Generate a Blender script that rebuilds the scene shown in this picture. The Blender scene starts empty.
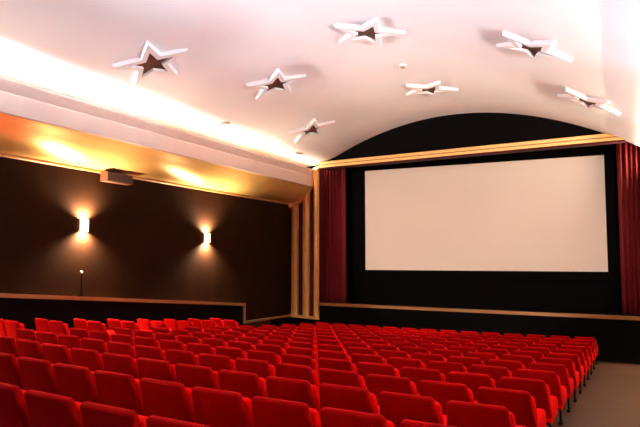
import bpy, bmesh, math, random
from mathutils import Vector, Matrix
random.seed(7)
S = 0.66          # metres per measuring unit
ZB = 4.85         # height of the lens above the stage-side floor, in units
R = math.radians
C = bpy.context.scene.collection
scn = bpy.context.scene

# ------------------------------------------------------------------ camera
cam = bpy.data.objects.new('camera', bpy.data.cameras.new('camera'))
C.objects.link(cam)
cam.location = (0, 0, ZB * S)
cam.rotation_euler = (R(90 + 4.3125), 0, R(25.745))
cam.data.sensor_width = 36
cam.data.lens = 36 * 610 / 640
cam.data.clip_start = 0.05
scn.camera = cam

# ------------------------------------------------------------------ world, exposure
w = bpy.data.worlds.new('world'); scn.world = w; w.use_nodes = True
w.node_tree.nodes['Background'].inputs[0].default_value = (0.02, 0.015, 0.012, 1)
w.node_tree.nodes['Background'].inputs[1].default_value = 0.2
scn.view_settings.view_transform = 'Standard'
scn.view_settings.look = 'None'
scn.view_settings.exposure = 1.0
scn.view_settings.gamma = 1
scn.view_settings.use_curve_mapping = False

def P(x, y, z):
    return Vector((x * S, y * S, (z + ZB) * S))

# ------------------------------------------------------------------ room lights and added fill
def area(name, loc, target, sx, sy, power, col, spread=180):
    l = bpy.data.lights.new(name, 'AREA'); l.shape = 'RECTANGLE'
    l.size = sx; l.size_y = sy; l.energy = power; l.color = col; l.spread = R(spread)
    o = bpy.data.objects.new(name, l); C.objects.link(o)
    o.location = loc
    d = (Vector(target) - Vector(loc)).normalized()
    y = Vector((0, 1, 0)); z = -d; x = y.cross(z).normalized(); y = z.cross(x)
    o.rotation_euler = Matrix((x, y, z)).transposed().to_euler()
    return o
WARM = (1.0, 0.72, 0.50)
TROUGH = 180
SCONCE = 950
COLS = [(.60, 0.83, 1.0), (.66, 0.84, 1.0), (.84, .91, 1), (1, .84, .70), (1, .76, .56)]
for k in range(5):                      # strip lamps with reflectors lying in both cornice troughs
    yy = 1.0 + k * 7.6
    pl = TROUGH * [.7, 2.1, 1.15, .65, .35][k]; pr = TROUGH * [.6, 1.4, 1.05, .75, .6][k]
    area('trough_lamp_left', P(-17.25, yy, 5.665), P(-9, yy, 7.0), 0.10, 5.0, pl, COLS[k], 125)
    area('trough_lamp_right', P(1.92, yy, 4.865), P(-6.35, yy, 6.1), 0.10, 5.0, pr, COLS[k], 125)
# added fill light high behind the lens, not a real fitting
area('rear_fill_light', P(-8.0, -3.5, 6.6), P(-8.0, -1.5, 0), 6.0, 1.2, 25, (1.0, 0.86, 0.88))
# added spot near the back wall, put in to brighten the screen
screen_fill = bpy.data.lights.new('screen_fill_spot', 'SPOT'); screen_fill.energy = 5500; screen_fill.color = (1.0, .80, .66)
screen_fill.spot_size = R(25); screen_fill.spot_blend = 0.3; screen_fill.shadow_soft_size = 0.05
screen_fill_obj = bpy.data.objects.new('screen_fill_spot', screen_fill); C.objects.link(screen_fill_obj)
screen_fill_obj.location = P(-8.0, -4.4, 3.6)

# ------------------------------------------------------------------ materials
def mat(name, col, rough=0.6, metal=0, noise=None, sheen=0, sheen_tint=(1, 1, 1), bump=None, emit=None, spec=0.5, coat=0):
    m = bpy.data.materials.new(name); m.use_nodes = True
    nt = m.node_tree; b = nt.nodes['Principled BSDF']
    b.inputs['Base Color'].default_value = (*col, 1)
    b.inputs['Roughness'].default_value = rough
    b.inputs['Metallic'].default_value = metal
    b.inputs['Specular IOR Level'].default_value = spec
    if sheen:
        b.inputs['Sheen Weight'].default_value = sheen
        b.inputs['Sheen Roughness'].default_value = 0.4
        b.inputs['Sheen Tint'].default_value = (*sheen_tint, 1)
    if coat: b.inputs['Coat Weight'].default_value = coat
    if emit:
        b.inputs['Emission Color'].default_value = (*emit[:3], 1)
        b.inputs['Emission Strength'].default_value = emit[3]
    tc = nt.nodes.new('ShaderNodeTexCoord')
    if noise:
        sc, amt = noise[0], noise[1]
        mp = nt.nodes.new('ShaderNodeMapping'); nt.links.new(tc.outputs['Object'], mp.inputs[0])
        if len(noise) > 2: mp.inputs['Scale'].default_value = noise[2]
        n = nt.nodes.new('ShaderNodeTexNoise'); n.inputs['Scale'].default_value = sc; n.inputs['Detail'].default_value = 5
        nt.links.new(mp.outputs[0], n.inputs['Vector'])
        r = nt.nodes.new('ShaderNodeMapRange'); r.inputs[1].default_value = 0.3; r.inputs[2].default_value = 0.7
        r.inputs[3].default_value = 1 - amt; r.inputs[4].default_value = 1 + amt
        nt.links.new(n.outputs[0], r.inputs[0])
        mx = nt.nodes.new('ShaderNodeMix'); mx.data_type = 'RGBA'; mx.blend_type = 'MULTIPLY'; mx.inputs[0].default_value = 1
        mx.inputs[6].default_value = (*col, 1)
        nt.links.new(r.outputs[0], mx.inputs[7]); nt.links.new(mx.outputs[2], b.inputs['Base Color'])
    if bump:
        n2 = nt.nodes.new('ShaderNodeTexNoise'); n2.inputs['Scale'].default_value = bump[0]; n2.inputs['Detail'].default_value = 4
        nt.links.new(tc.outputs['Object'], n2.inputs['Vector'])
        bp = nt.nodes.new('ShaderNodeBump'); bp.inputs['Strength'].default_value = bump[1]; bp.inputs['Distance'].default_value = 0.02
        nt.links.new(n2.outputs[0], bp.inputs['Height']); nt.links.new(bp.outputs[0], b.inputs['Normal'])
    return m
M = dict(
    plaster=mat('ceiling_plaster', (0.86, 0.85, 0.86), 0.85, noise=(0.6, 0.03), bump=(1.2, 0.25)),
    star=mat('star_plaster', (0.84, 0.82, 0.82), 0.85, noise=(3, 0.03)),
    star_in=mat('star_recess', (0.11, 0.035, 0.016), 0.7, noise=(4, 0.3)),
    cornice=mat('cornice_paint', (0.50, 0.34, 0.28), 0.7, noise=(1.5, 0.04)),
    cove=mat('cove_gold_paint', (0.80, 0.50, 0.17), 0.30, metal=0.6, noise=(2, 0.08, (1, .2, 1)), bump=(3, 0.1)),
    gold=mat('gold_paint', (0.90, 0.52, 0.18), 0.35, metal=0.3, noise=(2, 0.05)),
    goldtrim=mat('gilt_trim', (0.36, 0.18, 0.065), 0.4, metal=0.3, noise=(3, 0.05)),
    wall=mat('dark_wall_cloth', (0.020, 0.0078, 0.0034), 1.0, noise=(1.2, 0.15), spec=0.03),
    black=mat('black_paint', (0.0022, 0.0018, 0.002), 0.8, noise=(2, 0.2), spec=0.05),
    maroon=mat('maroon_panel', (0.06, 0.008, 0.008), 0.7, noise=(2, 0.2), spec=0.2),
    floor=mat('brown_floor', (0.056, 0.026, 0.011), 0.55, noise=(1.4, 0.22), bump=(30, 0.15), spec=0.3),
    floor_dark=mat('black_carpet', (0.015, 0.012, 0.012), 0.9, noise=(6, 0.3), spec=0.1),
    screen=mat('screen_vinyl', (0.86, 0.78, 0.70), 0.9, noise=(0.5, 0.015), spec=0.1),
    curtain=mat('red_curtain', (0.18, 0.003, 0.005), 0.8, sheen=0.4, sheen_tint=(1, .1, .1), noise=(5, 0.15)),
    velvet=mat('red_velvet', (0.88, 0.003, 0.002), 0.8, sheen=0.8, sheen_tint=(1, .02, .02), noise=(14, 0.10), bump=(90, 0.12), spec=0.03),
    shell=mat('red_back_cloth', (0.36, 0.0012, 0.0012), 0.8, sheen=1.0, sheen_tint=(1, .02, .02), noise=(9, 0.14), bump=(90, 0.12), spec=0.03),
    leg=mat('black_steel', (0.004, 0.004, 0.004), 0.6, spec=0.1, noise=(5, .1)),
    speaker=mat('speaker_cabinet', (0.07, 0.024, 0.012), 0.45, noise=(8, 0.2)),
    grille=mat('speaker_cloth', (0.05, 0.025, 0.018), 0.9, noise=(30, 0.3)),
    glass=mat('frosted_glass', (0.9, 0.75, 0.6), 0.5, emit=(1.0, 0.62, 0.30, 5.0)),
    bulb=mat('bulb_glass', (1, .9, .8), 0.4, emit=(1.0, 0.72, 0.42, 40.0)),
    brass=mat('brass', (0.6, 0.36, 0.15), 0.35, metal=0.9, noise=(5, .1)),
    white=mat('white_plastic', (0.85, 0.8, 0.75), 0.4, noise=(5, .03)),
    crack=mat('bare_plaster', (0.35, 0.20, 0.12), 0.9, noise=(8, 0.3)),
)

# ------------------------------------------------------------------ mesh helpers
def obj(name, bm, m, parent=None, smooth=False, kind=None):
    bmesh.ops.recalc_face_normals(bm, faces=bm.faces)
    me = bpy.data.meshes.new(name); bm.to_mesh(me); bm.free()
    for mm in (m if isinstance(m, (list, tuple)) else [m]): me.materials.append(mm)
    if smooth:
        for p in me.polygons: p.use_smooth = True
    o = bpy.data.objects.new(name, me); C.objects.link(o)
    if parent is not None: o.parent = parent
    if kind: o['kind'] = kind
    return o
def thing(name, label, cat, loc=(0, 0, 0), rz=0, group=None):
    o = bpy.data.objects.new(name, None); C.objects.link(o); o.empty_display_size = 0.1
    o.location = loc; o.rotation_euler = (0, 0, rz)
    return tag(o, label, cat, group)
def tag(o, label, cat, group=None):
    o['label'] = label; o['category'] = cat
    if group: o['group'] = group
    return o
def box(bm, a, b, bevel=0):
    a, b = Vector(a), Vector(b)
    r = bmesh.ops.create_cube(bm, size=1)
    for v in r['verts']:
        v.co = Vector([(a[i] + b[i]) / 2 + v.co[i] * (b[i] - a[i]) for i in range(3)])
    if bevel:
        es = list({e for v in r['verts'] for e in v.link_edges})
        bmesh.ops.bevel(bm, geom=es, offset=bevel, segments=3, affect='EDGES', profile=0.5)
    return r
def extrude_path(bm, pts, vec):
    """closed polygon pts (Vectors) extruded along vec, capped"""
    a = [bm.verts.new(p) for p in pts]; b = [bm.verts.new(p + vec) for p in pts]
    n = len(pts)
    bm.faces.new(a); bm.faces.new(b[::-1])
    for i in range(n): bm.faces.new((a[i], a[(i + 1) % n], b[(i + 1) % n], b[i]))
def tube(bm, p, q, r, seg=12, r2=None):
    p, q = Vector(p), Vector(q); d = q - p
    m = d.to_track_quat('Z', 'Y').to_matrix().to_4x4(); m.translation = (p + q) / 2
    bmesh.ops.create_cone(bm, cap_ends=True, segments=seg, radius1=r, radius2=r if r2 is None else r2, depth=d.length, matrix=m)
def autosmooth(o, ang=40):
    o.data.shade_smooth() if hasattr(o.data, 'shade_smooth') else None
    for e in o.data.edges: pass
    try:
        o.data.set_sharp_from_angle(angle=R(ang))
    except Exception: pass

# ------------------------------------------------------------------ measured layout (units)
W_, X0_, SY, SY2, SX, SX2, YC, SP, A0, A1, B0, B1, GX = (0.92136, 1.97869, 0.10446, -0.00088, -0.01015, -0.0003, 7.64009, 1.73384, 0.00408, 0.00129, 0.07869, -0.07452, 0.02029)
NF = 11; YF = YC + NF * SP
SH = 1.03                                   # top of a seat above the floor
XL, XR = -19.2, 3.85                         # side walls
XM = -8.05
RD = 0.80                                   # the right cornice sits lower
def row_shift(t, d): return (A0 + A1 * t) * d * d + (B0 + B1 * t) * d
def row_slope(t, d): return 2 * (A0 + A1 * t) * d + (B0 + B1 * t)
def smooth01(x): x = max(0, min(1, x)); return x * x * (3 - 2 * x)
def floor_z(X, Y):
    d = max(0.0, min(18.5, -X - X0_)); t = (Y - YC) / (YF - YC)
    Yr = Y - row_shift(max(-.6, min(1.1, t)), d) * (1 - smooth01((Y - 28) / 3))
    rise = (-SX * d - SX2 * d * d) * (1 - smooth01((Y - 29) / 3))
    base = -1 - SH - SY * min(Yr, 28) - SY2 * min(Yr, 28) ** 2
    k = smooth01((Y - 27.9) / 3.6)
    return (base + rise) * (1 - k) + (-4.85) * k
def vault_z(X):
    d = abs(X - XM)
    z = 8.05 - 0.0315 * d * d
    dk, L = (7.0, 2.4) if X < XM else (9.0, 1.4)             # the vault eases out to level above the light troughs
    if d > dk:
        u = min(d - dk, L); m = 0.063 * dk
        z = 8.05 - 0.0315 * dk ** 2 - m * u + m * u * u / (2 * L)
    return z
def prosc_y(X): return 34.3 - (X + 16.6) * (1.9 / 17.5)
def grille_y(X): return 35.4 - (X - XL) * (1.1 / 2.6)
def back_y(X): return grille_y(X) if X < -16.6 else prosc_y(X)

# ------------------------------------------------------------------ floor
bm = bmesh.new()
xs = [XL - .3 + i * (XR - XL + .6) / 30 for i in range(31)]
ys = [-6.3 + i * (37.8 + 6.3) / 66 for i in range(67)]
grid = [[bm.verts.new(P(x, y, floor_z(x, y))) for x in xs] for y in ys]
low = [[bm.verts.new(P(x, y, floor_z(x, y) - .4)) for x in xs] for y in ys]
for j in range(len(ys) - 1):
    for i in range(len(xs) - 1):
        bm.faces.new((grid[j][i], grid[j][i + 1], grid[j + 1][i + 1], grid[j + 1][i]))
        bm.faces.new((low[j][i], low[j + 1][i], low[j + 1][i + 1], low[j][i + 1]))
for j in range(len(ys) - 1):
    bm.faces.new((grid[j][0], grid[j + 1][0], low[j + 1][0], low[j][0]))
    bm.faces.new((grid[j][-1], low[j][-1], low[j + 1][-1], grid[j + 1][-1]))
for i in range(len(xs) - 1):
    bm.faces.new((grid[0][i], low[0][i], low[0][i + 1], grid[0][i + 1]))
    bm.faces.new((grid[-1][i], grid[-1][i + 1], low[-1][i + 1], low[-1][i]))
obj('floor', bm, M['floor'], smooth=True, kind='structure')

# ------------------------------------------------------------------ vaulted ceiling
bm = bmesh.new()
xs = [XL + (XR - XL) * i / 96 for i in range(97)]
ny = 12
def vrow(off):
    out = []
    for j in range(ny + 1):
        out.append([bm.verts.new(P(x, -6.3 + (back_y(x) + .12 + 6.3) * j / ny, vault_z(x) + off)) for x in xs])
    return out
lo = vrow(0); hi = vrow(.35)
for j in range(ny):
    for i in range(96):
        bm.faces.new((lo[j][i], lo[j][i + 1], lo[j + 1][i + 1], lo[j + 1][i]))
        bm.faces.new((hi[j][i], hi[j + 1][i], hi[j + 1][i + 1], hi[j][i + 1]))
    bm.faces.new((lo[j][0], lo[j + 1][0], hi[j + 1][0], hi[j][0]))
    bm.faces.new((lo[j][-1], hi[j][-1], hi[j + 1][-1], lo[j + 1][-1]))
for i in range(96):
    bm.faces.new((lo[0][i], hi[0][i], hi[0][i + 1], lo[0][i + 1]))
    bm.faces.new((lo[-1][i], lo[-1][i + 1], hi[-1][i + 1], hi[-1][i]))
o = obj('ceiling', bm, M['plaster'], smooth=True, kind='structure'); autosmooth(o)

# ------------------------------------------------------------------ walls
def wallbox(name, a, b, m):
    bm = bmesh.new(); box(bm, P(*a), P(*b)); return obj(name, bm, m, kind='structure')
wallbox('wall_left', (XL - .4, -6.6, -5.4), (XL - .005, 37.9, 6.3), M['wall'])
wallbox('wall_right', (XR, -6.6, -5.4), (XR + .4, 37.9, 6.3), M['wall'])
wallbox('wall_back', (XL, -6.6, -4), (XR, -6.2, 8.4), M['wall'])
wallbox('wall_front', (XL, 37.5, -5.3), (XR, 37.9, 8.5), M['black'])
wallbox('ceiling', (XL, 34.6, 7.0), (XR, 37.6, 7.3), M['black'])          # over the stage

# tympanum above the opening
def on_wall_poly(pts, thick, name, m, parent=None, yoff=0.0, yf=prosc_y):
    bm = bmesh.new()
    extrude_path(bm, [P(x, yf(x) + yoff, z) for x, z in pts], Vector((0, thick * S, 0)))
    return obj(name, bm, m, parent)
n = 50
top = [(-16.6 + (17.6) * i / n) for i in range(n + 1)]
bm = bmesh.new()
for i in range(n):
    x0, x1 = top[i], top[i + 1]
    z0, z1 = vault_z(x0) + .05, vault_z(x1) + .05
    zb0, zb1 = min(5.85, z0 - .06), min(5.85, z1 - .06)
    extrude_path(bm, [P(x0, prosc_y(x0), zb0), P(x1, prosc_y(x1), zb1), P(x1, prosc_y(x1), z1), P(x0, prosc_y(x0), z0)], Vector((0, .25 * S, 0)))
bmesh.ops.remove_doubles(bm, verts=bm.verts, dist=1e-4)
obj('wall_proscenium', bm, M['black'], kind='structure')
# right flank beyond the curtain
wallbox('wall_proscenium', (2.6, 31.95, -4.95), (XR + .02, 32.2, 5.6), M['black'])

# gilt beam over the screen opening: two stepped mouldings
def beam(z0, z1, yoff, depth, name, m, parent):
    bm = bmesh.new(); n = 40; xa, xb = -16.55, 0.62
    prev = None
    for i in range(n + 1):
        x = xa + (xb - xa) * i / n; zt = min(z1, vault_z(x) + .03); zb = min(z0, zt - .02)
        y = prosc_y(x) - yoff
        ring = [bm.verts.new(P(x, y, zb)), bm.verts.new(P(x, y, zt - .02)), bm.verts.new(P(x, y + .03, zt)), bm.verts.new(P(x, y + depth, zt)), bm.verts.new(P(x, y + depth, zb))]
        if prev:
            for a in range(5): bm.faces.new((prev[a], prev[(a + 1) % 5], ring[(a + 1) % 5], ring[a]))
        else: bm.faces.new(ring[::-1])
        prev = ring
    bm.faces.new(prev)
    return obj(name, bm, m, parent)
tb = bpy.data.objects.new('trim_1', None); C.objects.link(tb); tb['kind'] = 'structure'
beam(5.90, 6.08, .30, .3, 'upper_moulding', M['gold'], tb)
beam(5.84, 5.91, .20, .2, 'groove', M['goldtrim'], tb)
beam(5.70, 5.86, .34, .5, 'lower_moulding', M['gold'], tb)
beam(5.62, 5.71, .26, .5, 'underside_moulding', M['maroon'], tb)

# ------------------------------------------------------------------ cornice with cove, left and right
def cornice(side, idx):
    sg = 1 if side == 'left' else -1; zo = 0 if side == 'left' else -RD
    X = (lambda a: XL + a) if side == 'left' else (lambda a: XR - a)
    root = bpy.data.objects.new('trim_%d' % idx, None); C.objects.link(root); root['kind'] = 'structure'
    def run(name, prof, m, y1=None, smooth=False):
        bm = bmesh.new()
        def ye(x): return (back_y(x) + .05) if side == 'left' else 32.1
        ysn = 1
        a = [bm.verts.new(P(X(u), -6.2, z + zo)) for u, z in prof]
        b = [bm.verts.new(P(X(u), ye(X(u)), z + zo)) for u, z in prof]
        n = len(prof)
        bm.faces.new(a); bm.faces.new(b[::-1])
        for i in range(n): bm.faces.new((a[i], a[(i + 1) % n], b[(i + 1) % n], b[i]))
        o = obj(name, bm, m, root, smooth=smooth)
        if smooth: autosmooth(o, 25)
        return o
    cove = [(0, 3.70), (.25, 3.70), (.50, 3.73), (.80, 3.80), (1.10, 3.93), (1.35, 4.09), (1.58, 4.27), (1.80, 4.44), (2.0, 4.56), (2.05, 4.60), (2.05, 4.80), (0, 4.80)]
    run('cove', cove, M['cove'], smooth=True)
    run('wall_moulding', [(0, 3.58), (.07, 3.58), (.10, 3.62), (.10, 3.68), (.07, 3.71), (0, 3.71)], M['goldtrim'])
    run('fascia', [(2.00, 4.62), (2.06, 4.56), (2.12, 4.60), (2.12, 5.22), (2.09, 5.24), (2.09, 5.27), (2.22, 5.62), (2.22, 5.68), (2.08, 5.68), (2.00, 5.3)], M['cornice'])
    return root
cornice('left', 2); cornice('right', 3)

# ------------------------------------------------------------------ raked dado rail on the left wall, stepped at the exit
trim = bpy.data.objects.new('trim_4', None); C.objects.link(trim); trim['kind'] = 'structure'
def rail_poly(pts_yz, u0, u1, name, m, parent):
    bm = bmesh.new(); extrude_path(bm, [P(XL + u0, y, z) for y, z in pts_yz], Vector(((u1 - u0) * S, 0, 0))); return obj(name, bm, m, parent)
def rz(y): return -1.16 - (y - 14.33) * (1.32 / 15.37)
rail_poly([(-6.2, rz(-6.2)), (29.7, rz(29.7)), (29.7, rz(29.7) - .15), (-6.2, rz(-6.2) - .15)], 0, .20, 'rail', M['goldtrim'], trim)
rail_poly([(29.52, rz(29.6) - .1), (29.70, rz(29.7) - .1), (29.70, -3.62), (29.52, -3.62)], 0, .20, 'end_post', M['goldtrim'], trim)
rail_poly([(29.70, -3.50), (35.4, -3.58), (35.4, -3.68), (29.70, -3.62)], 0, .20, 'low_rail', M['goldtrim'], trim)
rail_poly([(-6.2, rz(-6.2) - .13), (29.56, rz(29.56) - .13), (29.56, -4.9), (-6.2, -3)], 0, .12, 'wainscot', M['black'], trim)
rail_poly([(29.6, -3.6), (32.6, -3.62), (32.6, -5), (29.6, -5)], 0, .12, 'maroon_panel', M['maroon'], trim)
rail_poly([(32.6, -3.62), (35.4, -3.66), (35.4, -5), (32.6, -5)], 0, .13, 'black_panel', M['black'], trim)

# ------------------------------------------------------------------ stage front
st = bpy.data.objects.new('trim_5', None); C.objects.link(st); st['kind'] = 'structure'
def strip(xa, xb, z0, z1, yoff, depth, name, m, parent, yf=prosc_y):
    bm = bmesh.new()
    extrude_path(bm, [P(xa, yf(xa) - yoff, z0), P(xb, yf(xb) - yoff, z0), P(xb, yf(xb) - yoff, z1), P(xa, yf(xa) - yoff, z1)], Vector((0, depth * S, 0)))
    return obj(name, bm, m, parent)
strip(-16.6, XR, -2.83, -2.67, .10, .30, 'stage_rail', M['goldtrim'], st)
strip(-16.72, -16.58, -3.62, -2.67, .08, .2, 'corner_post', M['goldtrim'], st)
sf = strip(-16.6, XR, -5.1, -2.80, 0, .3, 'wall_stage', M['black'], None); sf['kind'] = 'structure'
bm = bmesh.new(); extrude_path(bm, [P(-16.6, 34.5, -2.95), P(XR, 32.5, -2.95), P(XR, 37.5, -2.95), P(-16.6, 37.5, -2.95)], Vector((0, 0, .15 * S)))
o = obj('floor', bm, M['black'], kind='structure')
gd = strip(XL, -16.58, -5.1, -3.68, 0, .3, 'wall_stage', M['black'], None, grille_y); gd['kind'] = 'structure'
# wall return beside the stage, behind the grille
bm = bmesh.new(); extrude_path(bm, [P(XL, 35.75, -3.7), P(-17.35, 35.0, -3.7), P(-17.35, 35.0, 5.9), P(XL, 35.75, 5.9)], Vector((0, .2 * S, 0)))
obj('wall_proscenium', bm, M['black'], kind='structure')

# ------------------------------------------------------------------ gilded organ-like grille beside the screen
gt = thing('ornamental_grille', 'tall gilded grille of rounded uprights with a swept top left of the curtain', 'grille', P(-17.9, 34.9, -3.66))
ginv = Matrix.Translation(-gt.location)
def gx(a): return XL + max(a, .04)                      # a: distance along the wall from the corner
def top_z(a):                                 # swept top contour
    pts = [(0, 3.62), (.25, 3.70), (.55, 3.76), (.85, 3.88), (1.15, 4.08), (1.45, 4.34), (1.7, 4.55), (1.9, 4.80), (2.02, 5.2), (2.1, 5.6), (2.3, 5.76), (2.6, 5.86)]
    for (a0, z0), (a1, z1) in zip(pts, pts[1:]):
        if a <= a1: return z0 + (z1 - z0) * (a - a0) / (a1 - a0)
    return pts[-1][1]
def upright(a0, a1, ridge, name):
    """rounded column between a0 and a1 with a fillet ridge on its right edge"""
    bm = bmesh.new(); n = 10
    def ring(zf):
        v = []
        for i in range(n + 1):
            t = i / n; a = a0 + (a1 - a0 - ridge) * t
            bulge = .13 * math.sin(math.pi * t) ** .7
            v.append((a, .04 + bulge))
        v += [(a1 - ridge, .17), (a1, .17), (a1, 0), (a0, 0)]
        return [bm.verts.new(ginv @ P(gx(a), grille_y(gx(a)) - y, zf(a))) for a, y in v]
    b = ring(lambda a: -3.6); t = ring(lambda a: top_z(a) - .12)
    m = len(b)
    for i in range(m): bm.faces.new((b[i], b[(i + 1) % m], t[(i + 1) % m], t[i]))
    bm.faces.new(b); bm.faces.new(t[::-1])
    o = obj(name, bm, M['gold'], gt, smooth=True); autosmooth(o, 35); return o
upright(0.06, 0.76, .13, 'upright')
upright(1.14, 1.80, .12, 'upright')
upright(2.14, 2.60, .10, 'upright')
# swept top band
bm = bmesh.new(); prev = None
for i in range(53):
    a = 2.6 * i / 52; z = top_z(a)
    sl = (top_z(min(2.6, a + .05)) - top_z(max(0, a - .05))) / .1
    L = math.hypot(1, sl); nx, nz = sl / L, -1 / L      # pointing down-right
    th = .26
    p = [(a, z, .26), (a + nx * th, z + nz * th, .26), (a + nx * th, z + nz * th, 0), (a, z, 0)]
    ring = [bm.verts.new(ginv @ P(gx(min(2.62, q[0])), grille_y(gx(min(2.62, q[0]))) - q[2], q[1])) for q in p]
    if prev:
        for k in range(4): bm.faces.new((prev[k], prev[(k + 1) % 4], ring[(k + 1) % 4], ring[k]))
    else: bm.faces.new(ring[::-1])
    prev = ring
bm.faces.new(prev)
o = obj('top_band', bm, M['gold'], gt, smooth=True); autosmooth(o, 35)
bm = bmesh.new(); tube(bm, ginv @ P(gx(.20), grille_y(gx(.20)) - .34, 3.52), ginv @ P(gx(.20), grille_y(gx(.20)) + .0, 3.52), .15 * S, 20)
o = obj('scroll', bm, M['gold'], gt, smooth=True); autosmooth(o, 35)
bm = bmesh.new()
extrude_path(bm, [ginv @ P(gx(0), grille_y(gx(0)) - .26, -3.70), ginv @ P(gx(2.62), grille_y(gx(2.62)) - .26, -3.70), ginv @ P(gx(2.62), grille_y(gx(2.62)) - .26, -3.54), ginv @ P(gx(0), grille_y(gx(0)) - .26, -3.54)], Vector((0, .26 * S, 0)))
obj('bottom_band', bm, M['gold'], gt)
bm = bmesh.new()
pts = [(0.02, -3.55), (2.58, -3.55)] + [(2.58 - 2.56 * i / 20, top_z(2.58 - 2.56 * i / 20) - .15) for i in range(21)]
extrude_path(bm, [ginv @ P(gx(a), grille_y(gx(a)) + .02, z) for a, z in pts], Vector((0, .06 * S, 0)))
obj('dark_backing', bm, M['maroon'], gt)

# ------------------------------------------------------------------ screen
sc = thing('cinema_screen', 'wide blank cream cinema screen in a black surround above the stage', 'screen', P(-7.4, 36.5, -.66))
x0, x1, z0, z1 = -14.37, -.36, -.66, 5.70
def lbox(a, b, parent, bevel=0):
    bm = bmesh.new(); box(bm, P(*a) - parent.location, P(*b) - parent.location, bevel); return bm
o = obj('projection_surface', lbox((x0, 36.5, z0), (x1, 36.56, z1), sc), M['screen'], sc)
for nm, a, b in [('masking', (x0 - .9, 36.44, z0 - .5), (x0, 36.6, z1 + .7)), ('masking', (x1, 36.44, z0 - .5), (x1 + .5, 36.6, z1 + .7)),
                 ('masking', (x0, 36.44, z1), (x1, 36.6, z1 + .7)), ('masking', (x0, 36.44, z0 - .5), (x1, 36.6, z0))]:
    obj(nm, lbox(a, b, sc), M['black'], sc)
sk = obj('skirting_cloth', lbox((x0 - .9, 36.62, -2.79), (x1 + .5, 36.7, z0 - .3), sc), M['black'], sc)

# curtains
def curtain(xa, xb, Y, z0, z1, folds, label):
    loc = P((xa + xb) / 2, Y, z0)
    bm = bmesh.new(); nx = folds * 12; nz = 14; g = []
    ph = random.random() * 6
    for j in range(nz + 1):
        zz = z0 + (z1 - z0) * j / nz; row = []
        for i in range(nx + 1):
            t = i / nx; x = xa + (xb - xa) * t
            y = Y + .13 * math.sin(t * folds * 2 * math.pi + ph + .25 * math.sin(j * .25)) + .05 * math.sin(t * folds * 5.1 + j * .12) + .03 * math.sin(t * 33)
            row.append(bm.verts.new(P(x, y, zz) - loc))
        g.append(row)
    for j in range(nz):
        for i in range(nx): bm.faces.new((g[j][i], g[j][i + 1], g[j + 1][i + 1], g[j + 1][i]))
    o = obj('stage_curtain', bm, M['curtain'], smooth=True); o.location = loc
    md = o.modifiers.new('thick', 'SOLIDIFY'); md.thickness = .02
    tag(o, label, 'curtain'); return o
curtain(-17.30, -15.42, 35.55, -2.78, 6.7, 9, 'pleated dark red curtain hanging left of the screen beside the gilded grille')
curtain(.28, 2.95, 35.2, -2.78, 6.9, 11, 'pleated dark red curtain hanging at the right edge of the screen')

# ------------------------------------------------------------------ ceiling stars
def star_pts(r, ratio=.42, rot=math.pi / 2):
    return [((r if k % 2 == 0 else r * ratio) * math.cos(rot + k * math.pi / 5), (r if k % 2 == 0 else r * ratio) * math.sin(rot + k * math.pi / 5)) for k in range(10)]
def star(X, Y, rot, label):
    dz = -2 * .0315 * (X - XM)
    loc = P(X, Y, vault_z(X))
    t = thing('ceiling_star', label, 'star ornament', loc, 0, 'raised plaster stars on the vaulted ceiling')
    t.rotation_euler = (0, -math.atan(dz), 0)
    H = .15
    def ringv(bm, r, z, ratio=.42):
        # follow the vault at the ceiling side
        return [bm.verts.new(Vector((x * S, y * S, z * S))) for x, y in star_pts(r, ratio, rot)]
    bm = bmesh.new()
    a = ringv(bm, 1.42, .12); b = ringv(bm, 1.32, -H); c = ringv(bm, .80, -H); d = ringv(bm, .78, -.02)
    for p, q in ((a, b), (b, c), (c, d)):
        for i in range(10): bm.faces.new((p[i], p[(i + 1) % 10], q[(i + 1) % 10], q[i]))
    obj('star_frame', bm, M['star'], t)
    bm = bmesh.new(); e = ringv(bm, .84, -.06); f_ = ringv(bm, .84, .02)
    bm.faces.new(e); bm.faces.new(f_[::-1])
    for i in range(10): bm.faces.new((e[i], e[(i + 1) % 10], f_[(i + 1) % 10], f_[i]))
    obj('recess', bm, M['star_in'], t)
    return t
h = math.pi / 2
star(-14.25, 16.1, h, 'largest white plaster star on the ceiling, upper left above the nearer wall lamp')
star(-12.6, 21.8, h, 'white plaster ceiling star between the largest star and the one nearest the grille')
star(-14.2, 28.3, h, 'white plaster ceiling star nearest the cornice and the gilded grille')
star(-7.6, 19.6, h, 'white plaster ceiling star at the top middle of the photo')
star(-7.6, 27.6, h, 'small white plaster ceiling star above the middle of the black arch')
star(-2.2, 20.6, h, 'white plaster ceiling star upper right, seen tilted with a knob beside it')
star(-.75, 26.3, h, 'white plaster ceiling star low at right, just above the arch end')

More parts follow.
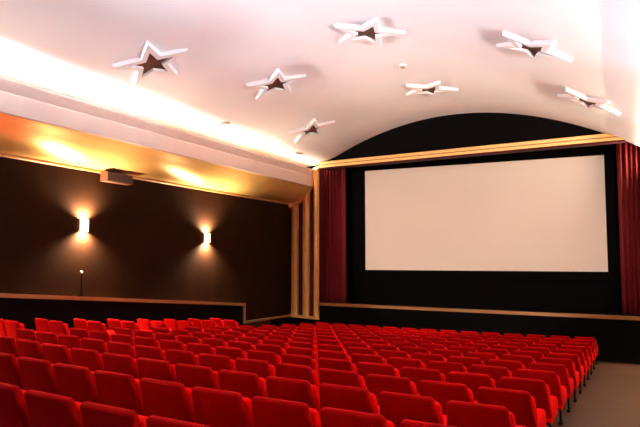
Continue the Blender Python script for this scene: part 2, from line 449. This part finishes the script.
# smoke detector and chipped plaster
sd = thing('smoke_detector', 'tiny white round detector on the ceiling between the middle stars', 'smoke detector', P(-7.66, 23.8, vault_z(-7.66)))
bm = bmesh.new(); tube(bm, (0, 0, .02), (0, 0, -.05), .10, 20); o = obj('base', bm, M['white'], sd)
bm = bmesh.new(); tube(bm, (0, 0, -.05), (0, 0, -.09), .07, 20, .045); o = obj('sensor', bm, M['crack'], sd)
def chip(x, y, pts, label):
    bm = bmesh.new(); c = P(x, y, vault_z(x)); prev = None
    for (dx, dy, wd) in pts:
        X, Y = x + dx, y + dy
        ring = [bm.verts.new(P(X + sx * wd, Y + .5 * sx * wd, vault_z(X + sx * wd) - zz) - c) for sx, zz in ((-1, -.03), (1, -.03), (1, .03), (-1, .03))]
        if prev:
            for k in range(4): bm.faces.new((prev[k], prev[(k + 1) % 4], ring[(k + 1) % 4], ring[k]))
        else: bm.faces.new(ring[::-1])
        prev = ring
    bm.faces.new(prev)
    o = obj('plaster_crack', bm, M['crack']); o.location = c
    tag(o, label, 'plaster crack'); return o
chip(-15.9, 22.7, [(0, 0, .02), (.1, .08, .10), (.16, .3, .05), (.1, .42, .02)], 'small chipped crack on the white ceiling just above the cornice middle')
chip(-16.3, 22.9, [(0, 0, .07), (.12, -.05, .03), (.35, -.12, .012), (.4, -.14, .01)], 'thin brown ceiling crack touching the left cornice edge')
chip(-16.3, 30.6, [(0, 0, .03), (.06, .15, .06), (.05, .4, .03), (.12, .6, .02)], 'short ceiling crack beside the cornice near its far end')

# ------------------------------------------------------------------ wall lamps
def sconce(x, y, z, sg, label, power=1.0):
    t = thing('wall_sconce', label, 'wall lamp', P(x, y, z), 0, 'up and down wall lamps')
    hh, r = .15, .12
    bm = bmesh.new(); n = 18; rings = []
    for zz in (-hh, hh):
        for rr in (r, r - .012):
            rings.append([bm.verts.new(Vector((sg * (.03 + rr * math.sin(math.pi * i / n)), rr * math.cos(math.pi * i / n) * 1.0, zz))) for i in range(n + 1)])
    lo_o, lo_i, hi_o, hi_i = rings
    for p, q in ((lo_o, hi_o), (hi_o, hi_i), (hi_i, lo_i), (lo_i, lo_o)):
        for i in range(n): bm.faces.new((p[i], p[i + 1], q[i + 1], q[i]))
    for i in (0, n): bm.faces.new((lo_o[i], hi_o[i], hi_i[i], lo_i[i]))
    obj('shade', bm, M['glass'], t, smooth=True)
    bm = bmesh.new(); box(bm, (min(0, sg * .03), -.05, -.07), (max(0, sg * .03), .05, .07)); tube(bm, (sg * .0, 0, 0), (sg * .07, 0, 0), .02)
    obj('bracket', bm, M['brass'], t)
    for s in (-1, 1):
        bm = bmesh.new(); bmesh.ops.create_uvsphere(bm, u_segments=16, v_segments=10, radius=.035, matrix=Matrix.Translation((sg * .075, 0, s * .075)) @ Matrix.Diagonal((1, 1, 1.3, 1)))
        obj('bulb', bm, M['bulb'], t, smooth=True)
        l = bpy.data.lights.new('sconce_light', 'SPOT'); l.energy = SCONCE * power; l.color = (1.0, 0.74, 0.48); l.shadow_soft_size = .03
        l.spot_size = R(150); l.spot_blend = .8
        lo = bpy.data.objects.new('sconce_light', l); C.objects.link(lo); lo.parent = t; lo.location = (sg * .10, 0, s * .135)
        lo.rotation_euler = Vector((-sg * .35, 0, s)).to_track_quat('-Z', 'Y').to_euler()
    return t
sconce(XL, 17.9, 1.36, 1, 'glowing up and down wall lamp on the dark wall, nearer of the two')
sconce(XL, 26.1, 1.12, 1, 'glowing up and down wall lamp on the dark wall, nearer the grille')
for k, yy in enumerate((9.7, 1.5)):
    sconce(XL, yy, 1.6, 1, 'glowing wall lamp on the left wall, %s seat rows' % ('beside the middle' if k == 0 else 'beside the rearmost'))
for k, (yy, nm) in enumerate([(1.5, 'rearmost'), (9.7, 'second from the back'), (17.9, 'second from the stage'), (26.1, 'nearest the stage')]):
    sconce(XR, yy, 1.2, -1, 'glowing wall lamp on the right aisle wall, ' + nm)

# ------------------------------------------------------------------ loudspeaker under the cove
sp = thing('wall_speaker', 'long brown loudspeaker box mounted high on the dark wall under the gold cove', 'speaker', P(XL, 19.35, 3.44))
bm = bmesh.new(); box(bm, (.10, -.48, -.15), (.36, .48, .11), .012); o = obj('cabinet', bm, M['speaker'], sp)
bm = bmesh.new(); box(bm, (.355, -.43, -.12), (.372, .46, .08), .004); o = obj('front_cloth', bm, M['grille'], sp)
bm = bmesh.new(); box(bm, (.10, -.50, -.15), (.37, -.47, .11), .006); obj('end_cap', bm, M['speaker'], sp)
bm = bmesh.new(); box(bm, (0, -.30, .11), (.30, .30, .14)); box(bm, (0, -.30, -.1), (.02, .30, .25)); box(bm, (.0, -.1, -.1), (.12, .1, .1)); obj('bracket', bm, M['leg'], sp)

# ------------------------------------------------------------------ post with pale cap on the rail
pp = thing('rail_post', 'thin dark post with a pale cap on the left rail under the nearer lamp', 'post', P(XL + .12, 17.8, rz(17.8)))
bm = bmesh.new(); tube(bm, (0, 0, 0), (0, 0, .60), .022, 12, .014); box(bm, (-.05, -.05, 0), (.05, .05, .03)); obj('shaft', bm, M['leg'], pp)
bm = bmesh.new(); bmesh.ops.create_uvsphere(bm, u_segments=14, v_segments=8, radius=.035, matrix=Matrix.Translation((0, 0, .63))); obj('cap', bm, M['white'], pp, smooth=True)

# ------------------------------------------------------------------ seats
def rounded(zb, zt, hb, ht, rt, rb=.02, n=6):
    """outline of a trapezoid (half widths hb bottom / ht top) with rounded corners, x-z plane"""
    pts = []
    def arc(cx, cz, r, a0, a1):
        for i in range(n + 1):
            a = a0 + (a1 - a0) * i / n; pts.append((cx + r * math.cos(a), cz + r * math.sin(a)))
    arc(ht - rt, zt - rt, rt, math.radians(8), math.pi / 2)
    # slightly arched top edge
    arc(-(ht - rt), zt - rt, rt, math.pi / 2, math.radians(172))
    arc(-(hb - rb), zb + rb, rb, math.pi, 1.5 * math.pi)
    arc(hb - rb, zb + rb, rb, 1.5 * math.pi, 2 * math.pi)
    return pts
def slab(out, y0, y1, bev, lean, zl):
    bm = bmesh.new(); n = len(out)
    nor = []
    for i in range(n):
        (ax, az), (bx, bz) = out[i - 1], out[(i + 1) % n]
        tx, tz = bx - ax, bz - az; L = math.hypot(tx, tz) or 1; nor.append((tz / L, -tx / L))
    rings = []
    for y, ins in ((y0, bev), (y0 + .08 * bev, bev * .6), (y0 + .35 * bev, .22 * bev), (y0 + bev, 0), (y1 - bev, 0), (y1 - .35 * bev, .22 * bev), (y1 - .08 * bev, .6 * bev), (y1, bev)):
        rings.append([bm.verts.new(Vector((x - nx * ins, y - lean * (z - zl), z - nz * ins))) for (x, z), (nx, nz) in zip(out, nor)])
    for p, q in zip(rings, rings[1:]):
        for i in range(n): bm.faces.new((p[i], p[(i + 1) % n], q[(i + 1) % n], q[i]))
    bm.faces.new(rings[0][::-1]); bm.faces.new(rings[-1])
    return bm
LEAN = .30
def make_seat():
    t = thing('cinema_chair', 'x', 'cinema chair')
    TOP = SH * S
    HB = .294
    o = obj('back_shell', slab(rounded(.24, TOP, HB, .250, .045), 0.00, .075, .028, LEAN, TOP), M['shell'], t, smooth=True); autosmooth(o, 60)
    o = obj('back_cushion', slab(rounded(.30, TOP - .055, .288, .272, .05), .062, .155, .030, LEAN, TOP), M['velvet'], t, smooth=True); autosmooth(o, 60)
    # seat cushion, lying nearly level with a rounded front
    bm = bmesh.new(); box(bm, (-.293, .14, .155), (.293, .62, .36), .045)
    for v in bm.verts: v.co.z += .05 * (v.co.y - .12) / .5 + .012 * (1 - (v.co.x / .3) ** 2) * (1 if v.co.z > .3 else 0)
    o = obj('seat_cushion', bm, M['velvet'], t, smooth=True); autosmooth(o, 60)
    for s in (-1, 1):
        bm = bmesh.new()
        box(bm, (s * .25 - .012, .245, -.05), (s * .25 + .012, .285, .22), .003)
        box(bm, (s * .25 - .02, .12, .17), (s * .25 + .02, .50, .20), .004)
        box(bm, (s * .25 - .018, .20, -.05), (s * .25 + .018, .34, .010), .003)
        obj('leg', bm, M['leg'], t)
    return t
proto = make_seat()
ORD = ['', 'first', 'second', 'third', 'fourth', 'fifth', 'sixth', 'seventh', 'eighth', 'ninth', 'tenth', 'eleventh', 'twelfth', 'thirteenth', 'fourteenth', 'fifteenth']
cnt = 0
def project(x, y, z):
    yaw = -R(25.745); p = R(4.3125); c, s = math.cos(yaw), math.sin(yaw)
    dx, dy = c * x - s * y, s * x + c * y
    zz = dy * math.cos(p) + z * math.sin(p); u = -dy * math.sin(p) + z * math.cos(p)
    if zz < .3: return None
    return 320 + 610 * dx / zz, 213.5 - 610 * u / zz
def place(k, col, label, group):
    global cnt
    Yr = YC + k * SP; t = (Yr - YC) / (YF - YC)
    d = col * W_
    xtl = -X0_ - d
    xtl += GX * (Yr - YC)
    Y = Yr + row_shift(t, d)
    ztop = -1 - SY * Yr - SY2 * Yr * Yr - SX * d - SX2 * d * d
    if col > 15: ztop -= .05
    ztop += max(0, t) * (.08 - .19 * min(d, 14) / 12)
    ang = -math.atan(row_slope(t, d + .4))
    xc = xtl + .40 * math.cos(ang); yc = Y + .40 * math.sin(ang)
    pr = project(xc, yc, ztop)
    if pr is None or pr[0] < -45 or pr[0] > 700 or pr[1] > 470: return
    if cnt == 0: r = proto
    else:
        r = proto.copy(); C.objects.link(r)
        for ch in PARTS:
            c = ch.copy(); C.objects.link(c); c.parent = r
    cnt += 1
    r.location = P(xc, yc, ztop - SH); r.rotation_euler = (0, 0, ang)
    tag(r, label, 'cinema chair', group)
PARTS = list(proto.children)
for k in range(11, -4, -1):
    row = ORD[12 - k] if 12 - k < 16 else 'rearmost'
    for col in range(14):
        a = ORD[col + 1]
        if col == 0: lab = 'red cinema chair on the right aisle end of the %s row from the stage' % row
        else: lab = 'red cinema chair, %s from the right aisle in the %s row from the stage' % (a, row)
        place(k, col, lab, 'red seats in the main block')
    if 2 <= k <= 9:
        for col, nm in ((16.85, 'aisle-side'), (17.85, 'wall-side')):
            place(k, col, 'red chair, %s of the left wall pair, in the %s row from the stage' % (nm, row), 'paired red seats along the left wall')
print('seats', cnt)

# aim the added spot at the screen
d = (P(-7.4, 36.5, 2.5) - screen_fill_obj.location)
screen_fill_obj.rotation_euler = d.to_track_quat('-Z', 'Y').to_euler()
